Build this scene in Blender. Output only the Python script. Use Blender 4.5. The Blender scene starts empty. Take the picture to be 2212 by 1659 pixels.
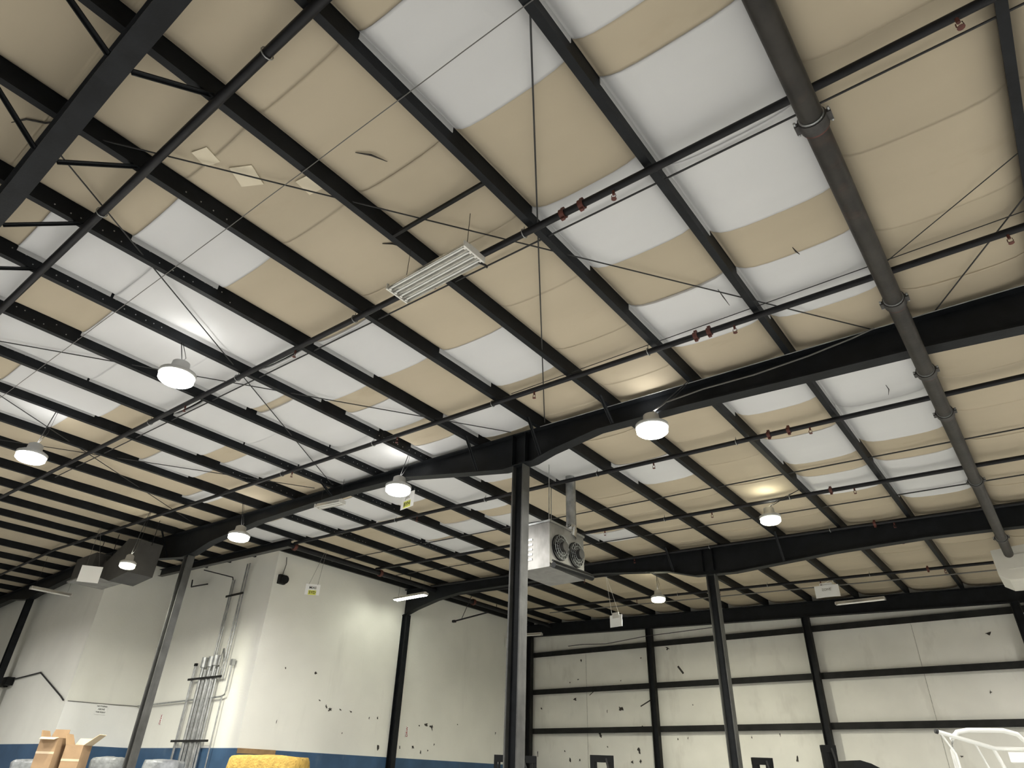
import bpy, math, random
from mathutils import Vector, Matrix
random.seed(7)
SC = bpy.context.scene
COL = SC.collection

# ------------------------------------------------------------------ camera
EYE = 1.6
F_PX, YAW, PITCH, ROLL = 1412.36, 0.6837, 0.5459, 0.0349
cy, sy, cp, sp, cr, sr = (math.cos(YAW), math.sin(YAW), math.cos(PITCH), math.sin(PITCH), math.cos(ROLL), math.sin(ROLL))
fw = Vector((-sy * cp, cy * cp, sp)); rt = Vector((cy, sy, 0)); up = rt.cross(fw)
r2 = rt * cr + up * sr; u2 = up * cr - rt * sr
cam = bpy.data.cameras.new('camera'); camo = bpy.data.objects.new('camera', cam); COL.objects.link(camo)
cam.sensor_width = 36; cam.lens = F_PX / 2212 * 36; cam.clip_start = 0.05; cam.clip_end = 200
camo.matrix_world = Matrix(((r2.x, u2.x, -fw.x, 0), (r2.y, u2.y, -fw.y, 0), (r2.z, u2.z, -fw.z, EYE), (0, 0, 0, 1)))
SC.camera = camo

# ------------------------------------------------------------------ world, exposure
w = bpy.data.worlds.new('world'); SC.world = w; w.use_nodes = True
w.node_tree.nodes['Background'].inputs[0].default_value = (0.02, 0.02, 0.022, 1)
w.node_tree.nodes['Background'].inputs[1].default_value = 0.3
SC.view_settings.view_transform = 'Standard'; SC.view_settings.look = 'None'
SC.view_settings.gamma = 1; SC.view_settings.use_curve_mapping = False
SC.view_settings.exposure = 0.85
LAMP_W = 190.0       # power of each high-bay lamp
LENS = 14.0          # emission of the visible lens
try:
    SC.cycles.max_bounces = 4; SC.cycles.diffuse_bounces = 3; SC.cycles.glossy_bounces = 2; SC.cycles.sample_clamp_indirect = 6
    SC.cycles.use_adaptive_sampling = True; SC.cycles.adaptive_threshold = 0.15
    SC.cycles.caustics_reflective = False; SC.cycles.caustics_refractive = False
except Exception:
    pass

# ------------------------------------------------------------------ materials
MAT = {}
def mat(name, col, rough=0.6, metal=0.0, var=0.0, scale=3.0, bump=0.0, bscale=20.0, rnd=0.0, stretch=(1, 1, 1), dirt=None, emit=None, spec=0.4):
    m = bpy.data.materials.new(name); m.use_nodes = True; nt = m.node_tree; N = nt.nodes; L = nt.links
    b = N['Principled BSDF']; b.inputs['Roughness'].default_value = rough; b.inputs['Metallic'].default_value = metal
    b.inputs['Specular IOR Level'].default_value = spec
    tc = N.new('ShaderNodeTexCoord'); mp = N.new('ShaderNodeMapping'); mp.inputs['Scale'].default_value = stretch
    L.new(tc.outputs['Object'], mp.inputs['Vector'])
    ns = N.new('ShaderNodeTexNoise'); ns.inputs['Scale'].default_value = scale; ns.inputs['Detail'].default_value = 3
    L.new(mp.outputs[0], ns.inputs['Vector'])
    hs = N.new('ShaderNodeHueSaturation'); hs.inputs['Color'].default_value = (*col, 1)
    mr = N.new('ShaderNodeMapRange'); mr.inputs['From Min'].default_value = 0.3; mr.inputs['From Max'].default_value = 0.7
    mr.inputs['To Min'].default_value = 1 - var; mr.inputs['To Max'].default_value = 1 + var
    L.new(ns.outputs['Fac'], mr.inputs['Value'])
    val = mr.outputs[0]
    if rnd:
        oi = N.new('ShaderNodeObjectInfo'); m2 = N.new('ShaderNodeMapRange')
        m2.inputs['To Min'].default_value = 1 - rnd; m2.inputs['To Max'].default_value = 1 + rnd
        L.new(oi.outputs['Random'], m2.inputs['Value'])
        mu = N.new('ShaderNodeMath'); mu.operation = 'MULTIPLY'; L.new(val, mu.inputs[0]); L.new(m2.outputs[0], mu.inputs[1]); val = mu.outputs[0]
    L.new(val, hs.inputs['Value'])
    out = hs.outputs[0]
    if dirt:   # (colour, noise scale, threshold, amount, stretch)
        dc, ds, dt, da, dst = dirt
        mp2 = N.new('ShaderNodeMapping'); mp2.inputs['Scale'].default_value = dst; L.new(tc.outputs['Object'], mp2.inputs['Vector'])
        n2 = N.new('ShaderNodeTexNoise'); n2.inputs['Scale'].default_value = ds; n2.inputs['Detail'].default_value = 4; n2.inputs['Roughness'].default_value = 0.65
        L.new(mp2.outputs[0], n2.inputs['Vector'])
        m3 = N.new('ShaderNodeMapRange'); m3.inputs['From Min'].default_value = dt; m3.inputs['From Max'].default_value = dt + 0.22
        m3.inputs['To Max'].default_value = da; L.new(n2.outputs['Fac'], m3.inputs['Value'])
        mx = N.new('ShaderNodeMixRGB'); L.new(m3.outputs[0], mx.inputs['Fac']); L.new(out, mx.inputs['Color1']); mx.inputs['Color2'].default_value = (*dc, 1)
        out = mx.outputs[0]
    L.new(out, b.inputs['Base Color'])
    if bump:
        nb = N.new('ShaderNodeTexNoise'); nb.inputs['Scale'].default_value = bscale; nb.inputs['Detail'].default_value = 2
        L.new(mp.outputs[0], nb.inputs['Vector'])
        bp = N.new('ShaderNodeBump'); bp.inputs['Strength'].default_value = bump; bp.inputs['Distance'].default_value = 0.05
        L.new(nb.outputs['Fac'], bp.inputs['Height']); L.new(bp.outputs[0], b.inputs['Normal'])
    if emit:
        b.inputs['Emission Color'].default_value = (*emit[0], 1); b.inputs['Emission Strength'].default_value = emit[1]
        if name.startswith('lens'): m.cycles.emission_sampling = 'NONE'      # the disk light at the lens is what is sampled
    MAT[name] = m
    return m

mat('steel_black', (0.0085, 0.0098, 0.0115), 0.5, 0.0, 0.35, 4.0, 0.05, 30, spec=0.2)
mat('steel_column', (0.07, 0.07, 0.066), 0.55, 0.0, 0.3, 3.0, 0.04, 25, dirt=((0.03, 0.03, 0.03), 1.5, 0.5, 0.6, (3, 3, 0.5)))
mat('steel_girt', (0.017, 0.017, 0.016), 0.6, 0.0, 0.35, 3.0, 0.04, 25, spec=0.2)
mat('pipe_black', (0.009, 0.009, 0.0105), 0.45, 0.0, 0.3, 6.0, spec=0.25)
mat('pipe_main', (0.027, 0.024, 0.020), 0.5, 0.2, 0.35, 5.0, 0.04, 25, dirt=((0.09, 0.05, 0.035), 3, 0.58, 0.5, (1, 1, 1)))
mat('coupling_rust', (0.10, 0.03, 0.022), 0.6, 0.0, 0.3, 12)
mat('coupling_dark', (0.05, 0.047, 0.045), 0.5, 0.3, 0.3, 12)
mat('galvanised', (0.42, 0.43, 0.43), 0.38, 0.75, 0.25, 6.0, 0.04, 30)
mat('chrome', (0.75, 0.75, 0.75), 0.2, 0.9)
mat('wire_dark', (0.03, 0.03, 0.03), 0.6)
mat('wire_grey', (0.16, 0.155, 0.145), 0.6)
mat('tan_vinyl', (0.51, 0.44, 0.325), 0.62, 0, 0.05, 0.8, 0.28, 1.1, rnd=0.05, stretch=(0.5, 1.6, 1), dirt=((0.30, 0.22, 0.13), 1.1, 0.62, 0.35, (0.6, 1.4, 1)), spec=0.08)
mat('white_vinyl', (0.67, 0.67, 0.665), 0.55, 0, 0.03, 0.8, 0.22, 1.1, rnd=0.03, stretch=(0.5, 1.6, 1), spec=0.08)
mat('roof_deck', (0.25, 0.25, 0.25), 0.7)
mat('patch_tape', (0.72, 0.64, 0.48), 0.5, 0, 0.04)
mat('concrete_floor', (0.40, 0.40, 0.395), 0.55, 0, 0.18, 0.6, 0.05, 12)
mat('wall_painted', (0.84, 0.835, 0.77), 0.7, 0, 0.04, 0.7, 0.06, 18, dirt=((0.50, 0.49, 0.45), 0.7, 0.58, 0.22, (1.6, 1.6, 0.35)))
mat('wall_clean', (0.90, 0.90, 0.88), 0.7, 0, 0.03, 0.7, 0.04, 18)
mat('wall_insulated', (0.85, 0.835, 0.77), 0.65, 0, 0.05, 0.9, 0.20, 1.6, dirt=((0.42, 0.39, 0.33), 0.8, 0.54, 0.38, (1.3, 1, 0.5)))
mat('paint_blue', (0.045, 0.10, 0.19), 0.55, 0, 0.15, 2.0, dirt=((0.20, 0.24, 0.28), 2.0, 0.6, 0.4, (1, 1, 0.4)))
mat('mark_dark', (0.05, 0.045, 0.04), 0.8, 0, 0.4, 20)
mat('mark_grey', (0.40, 0.385, 0.34), 0.8, 0, 0.4, 20)
mat('sign_white', (0.94, 0.94, 0.92), 0.5)
mat('sign_yellow', (0.78, 0.80, 0.16), 0.5)
mat('ink_black', (0.02, 0.02, 0.018), 0.6)
mat('ink_red', (0.36, 0.06, 0.05), 0.6)
mat('fixture_white', (0.72, 0.70, 0.65), 0.35, 0.15, 0.1, 8)
mat('reflector', (0.80, 0.78, 0.72), 0.25, 0.55, 0.1, 9)
mat('tube_glass', (0.80, 0.80, 0.76), 0.15)
mat('lamp_body', (0.55, 0.55, 0.54), 0.5, 0.3)
mat('lens_white', (0.9, 0.9, 0.9), 0.4, emit=((1.0, 0.965, 0.90), LENS))
mat('lens_warm', (0.9, 0.9, 0.8), 0.4, emit=((1.0, 0.97, 0.70), LENS * 0.85))
mat('tube_lit', (0.9, 0.9, 0.8), 0.4, emit=((0.98, 1.0, 0.86), 30.0))
mat('sheet_metal', (0.25, 0.245, 0.23), 0.5, 0.35, 0.2, 3.0, dirt=((0.12, 0.11, 0.10), 2, 0.52, 0.6, (1, 1, 0.5)))
mat('sheet_dark', (0.055, 0.053, 0.05), 0.55, 0.2, 0.25, 2.5)
mat('housing_cream', (0.66, 0.64, 0.57), 0.6, 0, 0.06, 2)
mat('cardboard', (0.34, 0.225, 0.13), 0.8, 0, 0.12, 3.0, 0.05, 12, dirt=((0.30, 0.20, 0.12), 1.6, 0.55, 0.5, (1, 1, 1)))
mat('cardboard_light', (0.60, 0.49, 0.34), 0.8, 0, 0.08, 3)
mat('bale_yellow', (0.46, 0.30, 0.07), 0.85, 0, 0.2, 9, 0.6, 22)
mat('plywood', (0.30, 0.19, 0.09), 0.7, 0, 0.2, 5)
mat('wrap_film', (0.24, 0.25, 0.26), 0.35, 0, 0.35, 5.0, 0.4, 9)
mat('mast_black', (0.009, 0.0095, 0.01), 0.4, spec=0.15)
mat('cage_white', (0.82, 0.82, 0.78), 0.4)
mat('rubber', (0.03, 0.03, 0.03), 0.8)
mat('cable_dark', (0.025, 0.025, 0.025), 0.6)

# ------------------------------------------------------------------ mesh helper
class MB:
    def __init__(s): s.v = []; s.f = []; s.sm = []
    def add(s, vs, fs, smooth=False):
        o = len(s.v); s.v += [tuple(p) for p in vs]
        for f in fs: s.f.append([o + i for i in f]); s.sm.append(smooth)
        return s
    def box(s, a, b):
        x0, y0, z0 = a; x1, y1, z1 = b
        return s.add([(x0, y0, z0), (x1, y0, z0), (x1, y1, z0), (x0, y1, z0), (x0, y0, z1), (x1, y0, z1), (x1, y1, z1), (x0, y1, z1)],
                     [(0, 3, 2, 1), (4, 5, 6, 7), (0, 1, 5, 4), (1, 2, 6, 5), (2, 3, 7, 6), (3, 0, 4, 7)])
    def bar(s, p, q, wd, ht, upv=(0, 0, 1)):
        p = Vector(p); q = Vector(q); d = (q - p).normalized(); u = Vector(upv)
        if abs(d.dot(u)) > 0.98: u = Vector((1, 0, 0))
        n = d.cross(u).normalized(); u = n.cross(d); n = n * wd / 2; u = u * ht / 2
        vs = [p - n - u, p + n - u, p + n + u, p - n + u, q - n - u, q + n - u, q + n + u, q - n + u]
        return s.add(vs, [(0, 1, 2, 3), (7, 6, 5, 4), (0, 4, 5, 1), (1, 5, 6, 2), (2, 6, 7, 3), (3, 7, 4, 0)])
    def tube(s, pts, r, n=10, cap=True):
        pts = [Vector(p) for p in pts]; rings = []
        for i, p in enumerate(pts):
            a = pts[max(i - 1, 0)]; b = pts[min(i + 1, len(pts) - 1)]; d = (b - a).normalized()
            u = Vector((0, 0, 1)) if abs(d.z) < 0.95 else Vector((1, 0, 0))
            e1 = d.cross(u).normalized(); e2 = e1.cross(d)
            rr = r[i] if isinstance(r, (list, tuple)) else r
            rings.append([p + (e1 * math.cos(2 * math.pi * k / n) + e2 * math.sin(2 * math.pi * k / n)) * rr for k in range(n)])
        vs = [v for rg in rings for v in rg]; fs = []
        for i in range(len(pts) - 1):
            for k in range(n):
                k2 = (k + 1) % n; fs.append((i * n + k, i * n + k2, (i + 1) * n + k2, (i + 1) * n + k))
        s.add(vs, fs, True)
        if cap:
            s.add(rings[0], [tuple(range(n))][0:1]); s.add(rings[-1], [tuple(reversed(range(n)))])
        return s
    def lathe(s, prof, c=(0, 0, 0), n=20):
        vs = []; fs = []
        for (r, z) in prof:
            for k in range(n):
                a = 2 * math.pi * k / n; vs.append((c[0] + r * math.cos(a), c[1] + r * math.sin(a), c[2] + z))
        for i in range(len(prof) - 1):
            for k in range(n):
                k2 = (k + 1) % n; fs.append((i * n + k, i * n + k2, (i + 1) * n + k2, (i + 1) * n + k))
        s.add(vs, fs, True)
        return s.add(vs[:n], [tuple(reversed(range(n)))]).add(vs[-n:], [tuple(range(n))])
    def prism(s, poly, d0, d1, axis='y'):
        n = len(poly)
        def P(u, v, d): return (u, d, v) if axis == 'y' else ((d, u, v) if axis == 'x' else (u, v, d))
        vs = [P(u, v, d0) for u, v in poly] + [P(u, v, d1) for u, v in poly]
        fs = [tuple(range(n)), tuple(reversed(range(n, 2 * n)))] + [(i, i + n, (i + 1) % n + n, (i + 1) % n) for i in range(n)]
        return s.add(vs, fs)
    def mesh(s, name, m):
        me = bpy.data.meshes.new(name); me.from_pydata(s.v, [], s.f); me.polygons.foreach_set('use_smooth', s.sm)
        me.materials.append(MAT[m]); me.update()
        return me
    def build(s, name, m, parent=None, loc=(0, 0, 0), rz=0.0):
        return link(name, s.mesh(name, m), parent, loc, rz)
def fixn(me):
    import bmesh
    bm = bmesh.new(); bm.from_mesh(me); bmesh.ops.recalc_face_normals(bm, faces=bm.faces[:]); bm.to_mesh(me); bm.free()
def link(name, me, parent=None, loc=(0, 0, 0), rz=0.0):
    o = bpy.data.objects.new(name, me); COL.objects.link(o); o.parent = parent; o.location = loc; o.rotation_euler = (0, 0, rz)
    if me: fixn(me)
    return o
def tag(o, label, cat, group=None):
    o['label'] = label; o['category'] = cat
    if group: o['group'] = group
    return o
def thing(name, label, cat, loc=(0, 0, 0), rz=0.0, group=None):
    o = bpy.data.objects.new(name, None); COL.objects.link(o); o.location = loc; o.rotation_euler = (0, 0, rz); o.empty_display_size = 0.2
    return tag(o, label, cat, group)
def struct(name, mb, m, label=None):
    o = mb.build(name, m); o['kind'] = 'structure'
    if label: o['label'] = label
    return o
def text_part(name, body, size, m, parent, loc, rot, extrude=0.002, ax='CENTER'):
    cu = bpy.data.curves.new(name, 'FONT'); cu.body = body; cu.size = size; cu.extrude = extrude; cu.align_x = ax; cu.align_y = 'CENTER'
    cu.offset = size * 0.012
    t = bpy.data.objects.new('tmp', cu); COL.objects.link(t)
    dg = bpy.context.evaluated_depsgraph_get(); dg.update()
    me = bpy.data.meshes.new_from_object(t.evaluated_get(dg)); me.materials.clear(); me.materials.append(MAT[m])
    bpy.data.objects.remove(t); bpy.data.curves.remove(cu)
    o = bpy.data.objects.new(name, me); COL.objects.link(o); o.parent = parent; o.location = loc; o.rotation_euler = rot
    return o

# ------------------------------------------------------------------ roof geometry
RIDGE = -25.8; SL = -0.0323; X0 = -1.8486; DX = 1.524
def zr(x):      # underside of the purlins
    return EYE + 5.4585 + (SL * x if x >= RIDGE else SL * (2 * RIDGE - x))
PD = 0.25       # purlin depth
XA, YB, XC, YD = -18.85, 11.6, -25.3, 9.25       # stepped left walls
YBACK, XR, YN, XL = 25.05, 8.0, -12.0, -37.0
Y0, Y1, Y2, Y3 = 0.48, 8.8455, 17.277, 24.80
PX = [X0 - DX * k for k in range(-6, 16)]         # purlins -6 .. 15
PXL = [-26.9 - DX * k for k in range(0, 7)]
def yend(x): return YBACK if x > XA else (YB if x > XC else YD)

# ------------------------------------------------------------------ room shell
fl = MB().box((XL - .3, YN - .3, -0.15), (XR + .3, YBACK + .3, 0.0)); struct('floor', fl, 'concrete_floor')
BAND = EYE + 0.565
def wall(name, a, b, m, thick=0.25, top=None, side=1):
    # a, b = (x, y) ends; inner face on the a-b line, thickness away from the room
    d = Vector((b[0] - a[0], b[1] - a[1], 0)); n = Vector((-d.y, d.x, 0)).normalized() * side * thick
    A = Vector((a[0], a[1], 0)); B = Vector((b[0], b[1], 0)); N = max(1, int(d.length / 2)); mb = MB()
    t0 = top if top else zr(a[0]) + PD + 0.12; t1 = top if top else zr(b[0]) + PD + 0.12
    vs = [A, B, B + n, A + n, A + Vector((0, 0, t0)), B + Vector((0, 0, t1)), B + n + Vector((0, 0, t1)), A + n + Vector((0, 0, t0))]
    mb.add(vs, [(0, 3, 2, 1), (4, 5, 6, 7), (0, 1, 5, 4), (1, 2, 6, 5), (2, 3, 7, 6), (3, 0, 4, 7)])
    return struct(name, mb, m)
w_left = wall('wall_left', (XA, YB), (XA, YBACK), 'wall_painted')
w_jog = wall('wall_jog', (XC, YB), (XA - .25, YB), 'wall_painted')
w_side = wall('wall_recess', (XC, YD), (XC, YB), 'wall_painted')
w_far = wall('wall_far', (XL, YD), (XC - .25, YD), 'wall_painted')
w_back = wall('wall_back', (XA, YBACK), (XR, YBACK), 'wall_insulated')
w_right = wall('wall_right', (XR, YBACK), (XR, YN), 'wall_painted', side=1)
w_front = wall('wall_front', (XR, YN), (XL, YN), 'wall_painted', side=1)
w_out = wall('wall_outer', (XL, YN), (XL, YD), 'wall_painted', side=1)
# painted blue dado, a coat with its own edge on each left wall
def dado(par, a, b):
    d = Vector((b[0] - a[0], b[1] - a[1], 0)).normalized(); n = Vector((d.y, -d.x, 0)) * 0.006
    mb = MB(); A = Vector((a[0], a[1], 0)); B = Vector((b[0], b[1], 0)); Z = Vector((0, 0, BAND))
    mb.add([A, B, B + n, A + n, A + Z, B + Z, B + n + Z, A + n + Z], [(0, 3, 2, 1), (4, 5, 6, 7), (0, 1, 5, 4), (1, 2, 6, 5), (2, 3, 7, 6), (3, 0, 4, 7)])
    o = mb.build('painted_dado', 'paint_blue', par); o['label'] = 'blue painted lower band'
dado(w_left, (XA, YB), (XA, YBACK)); dado(w_jog, (XC, YB), (XA, YB)); dado(w_side, (XC, YD), (XC, YB)); dado(w_far, (XL, YD), (XC, YD))
# cleaner repainted lower panel on the recess wall
mb = MB().box((XC, YD, BAND), (XC + .012, YB, EYE + 1.76)); o = mb.build('repainted_panel', 'wall_clean', w_side); o['label'] = 'brighter white repainted strip above the blue band'
# plywood strip at the foot of the corner
MB().box((XA - 0.0, YB + 0.02, EYE + 0.44), (XA + .03, YB + 1.25, BAND + .004)).build('plywood_strip', 'plywood', w_left)

# ceiling: metal deck above, with purlins, insulation panels and rods as its pieces
mb = MB()
zd = 0.34
for xa, xb in ((RIDGE, XR + .3), (XL - .3, RIDGE)):
    vs = []
    for yy in (YN - .3, YBACK + .3):
        for xx in (xa, xb): vs += [(xx, yy, zr(xx) + zd), (xx, yy, zr(xx) + zd + .06)]
    mb.add(vs, [(0, 2, 3, 1), (4, 5, 7, 6), (0, 1, 5, 4), (2, 6, 7, 3), (0, 4, 6, 2), (1, 3, 7, 5)])
ceil = struct('ceiling', mb, 'roof_deck', 'insulated metal roof with dark purlins and tan and white vinyl panels')

# ---- purlins: Z sections, one mesh per run, web facing the room's middle
def z_profile(x):
    z0 = zr(x); t = 0.012; fl_ = 0.075
    return [(x - fl_, z0 + .02), (x - fl_ , z0), (x + t, z0), (x + t, z0 + PD - t), (x + fl_, z0 + PD - t), (x + fl_, z0 + PD), (x, z0 + PD), (x, z0 + t), (x - fl_ + t * .6, z0 + t), (x - fl_ + t * .6, z0 + .02)]
purl = {}
for x in PX + PXL:
    mb = MB().prism(z_profile(x), YN, yend(x) - 0.02, 'y')
    purl[round(x, 2)] = mb.build('purlin', 'steel_black', ceil)

# rows of pale bolt heads on the webs of the left-hand purlins (too small to pick apart)
for k, ya, yb in ((3, 1.75, 2.35), (4, .9, 3.3), (5, .9, 3.0), (6, 1.3, 2.4), (7, 1.8, 2.6), (5, 7.2, 9.9), (6, 7.0, 10.2), (7, 6.6, 10.8), (8, 7.0, 11.0), (9, 9.6, 12.4), (8, 12.0, 14.0)):
    x = X0 - DX * k; mb = MB(); y = ya
    while y < yb:
        zz = zr(x) + random.choice((.06, .07, .15)); mb.box((x + .012, y - .007, zz - .007), (x + .018, y + .007, zz + .007)); y += random.uniform(.11, .19)
    o = mb.build('bolt_heads', 'galvanised', purl[round(x, 2)]); o['kind'] = 'stuff'

# ---- insulation panels, sagging between the purlins
white = {-1: [(1.7, 2.93), (3.39, 4.66), (4.66, 5.93), (6.72, 7.97), (9.75, 11.1), (11.1, 12.72), (13.75, 14.9), (14.9, 16.07)],
         0: [(1.72, 3.02), (4.36, 5.66), (6.64, 7.87), (9.2, 10.5), (11.7, 13.03), (13.84, 15.0)],
         2: [(5.97, 7.30), (11.29, 12.51)],
         3: [(1.76, 3.03), (4.67, 5.96), (7.67, 8.73), (9.5, 11.45)],
         4: [(0.93, 2.2), (2.2, 4.62), (4.66, 6.02), (6.56, 7.45), (8.3, 9.4), (9.4, 10.6), (15.0, 15.8)],
         5: [(0.5, 1.34), (2.35, 3.9), (3.9, 5.41), (5.6, 7.4), (7.4, 9.4), (9.4, 11.98), (12.5, 13.45)],
         6: [(1.0, 3.1), (3.1, 4.65), (4.7, 6.3), (6.3, 7.7), (7.7, 9.3), (9.3, 10.6), (12.38, 13.4)],
         7: [(2.13, 3.86), (4.61, 6.07), (6.61, 7.67), (9.6, 11.25), (11.4, 13.2), (13.35, 14.7)],
         8: [(0.6, 2.0), (2.0, 3.5), (5.44, 6.69), (9.6, 11.3)],
         9: [(7.3, 7.85), (9.7, 11.3)], 10: [(9.7, 11.2)]}
npan = 0
def hang(u, sag):       # depth of the facing below the purlin top: quick fall at the webs, then nearly flat
    q = abs(2 * u - 1)
    return sag * (.78 * (1 - q ** 6) + .22 * (1 - q * q))
US = [0, .03, .08, .15, .27, .42, .58, .73, .85, .92, .97, 1]
def panel(xa, xb, ya, yb, m, drop, sag):
    """strip of facing between purlins xb < xa (top of purlin at both edges), hanging by `sag`"""
    global npan
    nin = max(1, min(8, int((yb - ya) / 0.5)))
    ys = [ya, ya + .03, ya + .08] + [ya + .08 + (yb - ya - .16) * i / nin for i in range(1, nin)] + [yb - .08, yb - .03, yb]
    if yb - ya < .3: ys = [ya, (ya + yb) / 2, yb]
    nx = len(US) - 1; ny = len(ys) - 1
    mb = MB(); ph = random.uniform(0, 6); a1 = random.uniform(.4, 1.0) * .007; lip = random.uniform(.003, .009)
    def pt(i, j, t):
        u = US[i]; x = xb + .016 + (xa - xb - .02) * u; y = ys[j]
        prof = hang(u, 1.0)
        z = zr(x) + PD - .008 - drop * min(1, u * 12, (1 - u) * 12) - hang(u, sag) + a1 * math.sin(3.1 * y + ph) * prof + .5 * a1 * math.sin(7.3 * y + 2 * ph + 3 * u) * prof
        if j in (0, 1, ny): z -= lip * prof
        return (x, y, z + t)
    vs = []
    for t in (0, .03):
        for j in range(ny + 1):
            for i in range(nx + 1): vs.append(pt(i, j, t))
    n1 = (nx + 1) * (ny + 1); q = lambda i, j, k=0: k * n1 + j * (nx + 1) + i
    fs = []
    for j in range(ny):
        for i in range(nx):
            fs.append((q(i, j), q(i, j + 1), q(i + 1, j + 1), q(i + 1, j))); fs.append((q(i, j, 1), q(i + 1, j, 1), q(i + 1, j + 1, 1), q(i, j + 1, 1)))
    mb.add(vs, fs, True)
    rim = []
    for j in (0, ny):
        for i in range(nx): rim.append((q(i, j), q(i + 1, j), q(i + 1, j, 1), q(i, j, 1)))
    for i in (0, nx):
        for j in range(ny): rim.append((q(i, j), q(i, j + 1), q(i, j + 1, 1), q(i, j, 1)))
    o0 = len(mb.v) - len(vs)
    for f in rim: mb.f.append([o0 + k for k in f]); mb.sm.append(False)
    if m == 'white_vinyl':      # folded edge tucked down the purlin web
        x = xb + .014
        mb.box((x, ya + .02, zr(x) + PD - .10), (x + .008, yb - .02, zr(x) + PD - .01))
    me = mb.mesh('insulation_panel', m)
    o = bpy.data.objects.new('insulation_panel', me); COL.objects.link(o); o.parent = ceil; npan += 1
    return o
xs = [(k, X0 - DX * k, X0 - DX * (k + 1)) for k in range(-6, 15)]
for k, xa, xb in xs:
    ye = yend(0.5 * (xa + xb)) - .03 if xb > XA - 1 else yend(xb) - .03
    if xa > XA > xb: ye = YBACK - .03
    segs = []; y = YN + .02
    for (a, b) in white.get(k, []):
        if a > y + .05: segs.append((y, a, 'tan_vinyl'))
        segs.append((max(a, y), b, 'white_vinyl')); y = b
    segs.append((y, ye, 'tan_vinyl'))
    for a, b, m in segs:
        if b > ye: b = ye
        if b - a < .05: continue
        cuts = [a]
        if m == 'tan_vinyl':
            step = 1.32 if k <= 3 else (2.64 if k < 8 else 4.2)
            c0 = a
            if a < 0: cuts.append(min(0.35, b)); c0 = cuts[-1]
            while b - c0 > step * 1.4: c0 += step; cuts.append(c0)
        if cuts[-1] < b - .01: cuts.append(b)
        for c, d in zip(cuts, cuts[1:]):
            panel(xa, xb, c, d, m, 0.004 if m == 'tan_vinyl' else 0.012, random.uniform(.128, .142) + (.008 if m == 'white_vinyl' else 0))
edges = [PX[-1]] + PXL + [XL]
for xa, xb in zip(edges, edges[1:]):
    for a, b in ((YN + .02, 0.3), (0.3, 4.6), (4.6, yend(xb) - .03)):
        panel(xa, xb, a, b, 'tan_vinyl', 0.004, .13)
panel(XR, PX[0], YN + .02, 6, 'tan_vinyl', .004, .03); panel(XR, PX[0], 6, YBACK - .03, 'tan_vinyl', .004, .03)

# ---- little tape patches and tears on the tan facing
def facing(x):          # underside of the tan facing at x
    k = math.floor((X0 - x) / DX); u = (x - (X0 - DX * (k + 1))) / DX
    return zr(x) + PD - .012 - hang(u, .135)
def onpanel(x, y, up_=0.0): return (x, y, facing(x) - .006 + up_)
for (x, y, s, r) in ((-5.75, 1.62, .13, .3), (-5.62, 2.04, .17, .5), (-5.15, 2.55, .14, .15)):
    c, s_ = math.cos(r) * s, math.sin(r) * s
    p = [(-c + s_, -s_ - c), (c + s_, s_ - c), (c - s_, s_ + c), (-c - s_, -s_ + c)]
    mb = MB().prism([(x + u * .8, y + v * .8) for u, v in p], facing(x) - .014, facing(x) - .004, 'z'); mb.build('tape_patch', 'patch_tape', ceil)
def squiggle(pts, r, m='mark_dark', name='loose_tear', par=None):
    return MB().tube(pts, [r * .4] + [r] * (len(pts) - 2) + [r * .3], 5).build(name, m, par or ceil)
squiggle([onpanel(-7.05, .14), onpanel(-6.85, .22, -.02), onpanel(-6.75, .36, -.015), onpanel(-6.6, .46, -.03), onpanel(-6.42, .52, .02)], .011)
squiggle([onpanel(-4.35, 2.55), onpanel(-4.22, 2.66, -.02), onpanel(-4.15, 2.83, -.01)], .012)
squiggle([onpanel(-2.15, 6.85), onpanel(-2.12, 6.95, -.1), onpanel(-2.08, 7.02, -.22)], .008)
squiggle([onpanel(-1.1, 6.6), onpanel(-1.08, 6.63, -.05), onpanel(-1.05, 6.65, -.1)], .01)
squiggle([onpanel(-0.95, 10.6), onpanel(-0.93, 10.65, -.07), onpanel(-0.96, 10.68, -.15)], .008)
squiggle([onpanel(-5.2, 3.7), onpanel(-5.1, 3.78, -.01), onpanel(-5.08, 3.86)], .012)

# ---- rods in the roof (run through the purlin webs)
def rod(p, q, r=.009, m='wire_dark', name='brace_rod', z=0.045):
    p = (p[0] * .99, p[1] * .99); q = (q[0] * .99, q[1] * .99)
    n = max(2, int((Vector(q) - Vector(p)).length / 2))
    pts = [(p[0] + (q[0] - p[0]) * i / n, p[1] + (q[1] - p[1]) * i / n) for i in range(n + 1)]
    return MB().tube([(x, y, zr(x) + z) for x, y in pts], r, 6).build(name, m, ceil)
rod((-6.75, .45), (-.68, 9.0)); rod((-.55, .45), (-6.35, 8.8)); rod((-7.0, .5), (-12.6, 8.75)); rod((-13.0, .6), (-7.15, 8.8))
rod((-13.3, .5), (-18.9, 8.7)); rod((-18.8, .6), (-13.2, 8.7)); rod((5.2, 1.0), (-.08, 9.05)); rod((1.2, 6.44), (-.25, 7.48), .006)
for y in (4.77, 13.4, 15.75): rod((7, y), (-18.5, y), .012 if y < 5 else .014, name='sag_rod')
rod((1.6, 7.42), (-6.2, 7.6), .006, 'wire_dark', 'sag_rod')
MB().tube([(x, 2.33, zr(x) - .012 - (.006 if i % 2 else 0)) for i, x in enumerate([2.0 - DX * .5 * j for j in range(24)])], .0055, 6).build('conduit_wire', 'wire_grey', ceil)
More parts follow.
